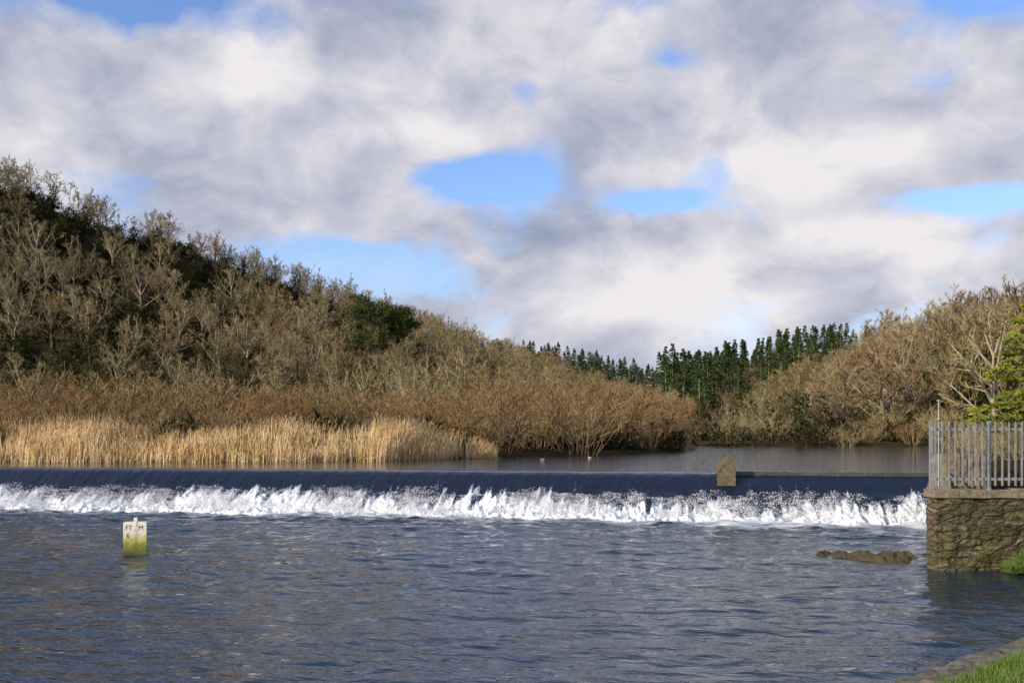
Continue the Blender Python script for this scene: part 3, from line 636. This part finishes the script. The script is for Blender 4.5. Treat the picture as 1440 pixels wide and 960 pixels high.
# ------------------------------------------------------------------ sky, sun
w=bpy.data.worlds.new('World'); scene.world=w; w.use_nodes=True; nt=w.node_tree
for n_ in list(nt.nodes): nt.nodes.remove(n_)
S=Vector((-.78,-.52,.38)).normalized()
sky=nt.nodes.new('ShaderNodeTexSky'); sky.sky_type='NISHITA'; sky.sun_disc=False
sky.sun_elevation=math.asin(S.z); sky.sun_rotation=math.atan2(S.x,S.y); sky.ozone_density=3.0; sky.dust_density=.5
tc=nt.nodes.new('ShaderNodeTexCoord'); sp=nt.nodes.new('ShaderNodeSeparateXYZ'); L(nt,tc.outputs['Generated'],sp.inputs[0])
deg=180/pi
az=math_(nt,'MULTIPLY',math_(nt,'ARCTAN2',sp.outputs[0],sp.outputs[1]),deg); el=math_(nt,'MULTIPLY',math_(nt,'ARCSINE',sp.outputs[2]),deg)
mp=nt.nodes.new('ShaderNodeMapping'); mp.inputs['Scale'].default_value=(1,1,1.5); mp.inputs['Location'].default_value=(.37,.1,.2); L(nt,tc.outputs['Generated'],mp.inputs[0])
wn=nt.nodes.new('ShaderNodeTexNoise'); wn.inputs['Scale'].default_value=6; wn.inputs['Detail'].default_value=3; L(nt,mp.outputs[0],wn.inputs['Vector'])
wv=mixc(nt,.12,mp.outputs[0],wn.outputs['Color'],'ADD')
nA=noise(nt,7.5,8,wv,.55); nB=noise(nt,6.0,5,wv,.5); nC=noise(nt,17,6,wv,.58)
cv=nt.nodes.new('ShaderNodeCombineXYZ'); L(nt,az,cv.inputs[0]); L(nt,el,cv.inputs[1])
def blobs(lst,start):
    acc=start
    for a,e,sa,se,amp in lst:
        ma=nt.nodes.new('ShaderNodeVectorMath'); ma.operation='MULTIPLY_ADD'; L(nt,cv.outputs[0],ma.inputs[0]); ma.inputs[1].default_value=(1/sa,1/se,0); ma.inputs[2].default_value=(-a/sa,-e/se,0)
        dd=nt.nodes.new('ShaderNodeVectorMath'); dd.operation='DOT_PRODUCT'; L(nt,ma.outputs[0],dd.inputs[0]); L(nt,ma.outputs[0],dd.inputs[1])
        g=math_(nt,'POWER',math.exp(-1),dd.outputs['Value'])
        acc=math_(nt,'MULTIPLY_ADD',g,amp,acc)
    return acc
hi=math_(nt,'MULTIPLY',ramp(nt,math_(nt,'DIVIDE',el,60),[(.40,(0,0,0)),(.62,(1,1,1))]),-.12)
dens=blobs([(-1.5,13.2,3.6,1.1,-.44),(7.6,11.9,2.4,.6,-.34),(22.5,11.2,4.5,.7,-.32),(24,21.5,4.5,2.0,-.50),(-20,21.3,7,1.6,-.40),(0.5,17.3,1.1,.9,-.14),(-8,8.8,4.5,1.2,-.28),(8.5,18.8,1.8,.7,-.20),
            (-20,15.5,8,2.8,.25),(14,16.0,8,3.0,.30),(-6,19,7,2.0,.24),(-8,11.5,6,1.2,.24),(5,10,6,.9,.20),(-5,15.4,4.5,1.0,.22),(12,8,12,1.4,.14)],math_(nt,'ADD',math_(nt,'ADD',nA,.06),hi))
cov=ramp(nt,dens,[(.38,(0,0,0)),(.45,(.40,.40,.40)),(.57,(1,1,1))])
lowh=ramp(nt,math_(nt,'DIVIDE',el,12),[(.0,(1,1,1)),(.35,(.9,.9,.9)),(.85,(0,0,0))])
cov=math_(nt,'MAXIMUM',cov,math_(nt,'MULTIPLY',lowh,.75))
sh=blobs([(-4,15.4,4.5,1.1,.20),(17,13.5,6,1.5,.22),(19,9.8,4.5,1.2,.26),(10,6.5,9,1.8,.20),(-12,17.5,5,1.2,.12),(-10,11.6,5,1.3,-.10),(4,10.2,5,.9,-.12),(-21,17,5,2.0,-.08),(12,19.5,6,1.2,-.04),(11,14,2.5,1.8,-.04)],
    math_(nt,'ADD',math_(nt,'MULTIPLY',nB,.75),math_(nt,'MULTIPLY',nC,.42)))
ccol=ramp(nt,sh,[(.38,(.30,.355,.49)),(.50,(.42,.45,.57)),(.62,(.60,.605,.69)),(.78,(.86,.83,.85))])
bg1=nt.nodes.new('ShaderNodeBackground'); L(nt,mixc(nt,1.0,sky.outputs[0],(1.55,1.6,1.95),'MULTIPLY'),bg1.inputs[0]); bg1.inputs[1].default_value=.11
bg2=nt.nodes.new('ShaderNodeBackground'); L(nt,ccol,bg2.inputs[0]); bg2.inputs[1].default_value=1.0
mx=nt.nodes.new('ShaderNodeMixShader'); L(nt,cov,mx.inputs[0]); L(nt,bg1.outputs[0],mx.inputs[1]); L(nt,bg2.outputs[0],mx.inputs[2])
out=nt.nodes.new('ShaderNodeOutputWorld'); L(nt,mx.outputs[0],out.inputs[0])
try:
    w.cycles.sampling_method='MANUAL'; w.cycles.sample_map_resolution=256
except Exception as ex: print(ex)
sl=bpy.data.lights.new('sun','SUN'); sl.energy=5.0; sl.angle=math.radians(.5); sl.color=(1,.87,.69)
so=bpy.data.objects.new('sun',sl); scene.collection.objects.link(so); so.rotation_euler=S.to_track_quat('Z','Y').to_euler(); so.location=(-60,-50,60)

# ------------------------------------------------------------------ camera
cd=bpy.data.cameras.new('camera'); cam=bpy.data.objects.new('camera',cd); scene.collection.objects.link(cam)
cam.location=(0,0,3.0); cam.rotation_euler=(pi/2,0,0); cd.sensor_width=36; cd.lens=37.5; cd.shift_y=122/1440; cd.clip_end=6000; cd.clip_start=.1
scene.camera=cam
scene.view_settings.view_transform='Standard'; scene.view_settings.look='None'; scene.view_settings.exposure=0
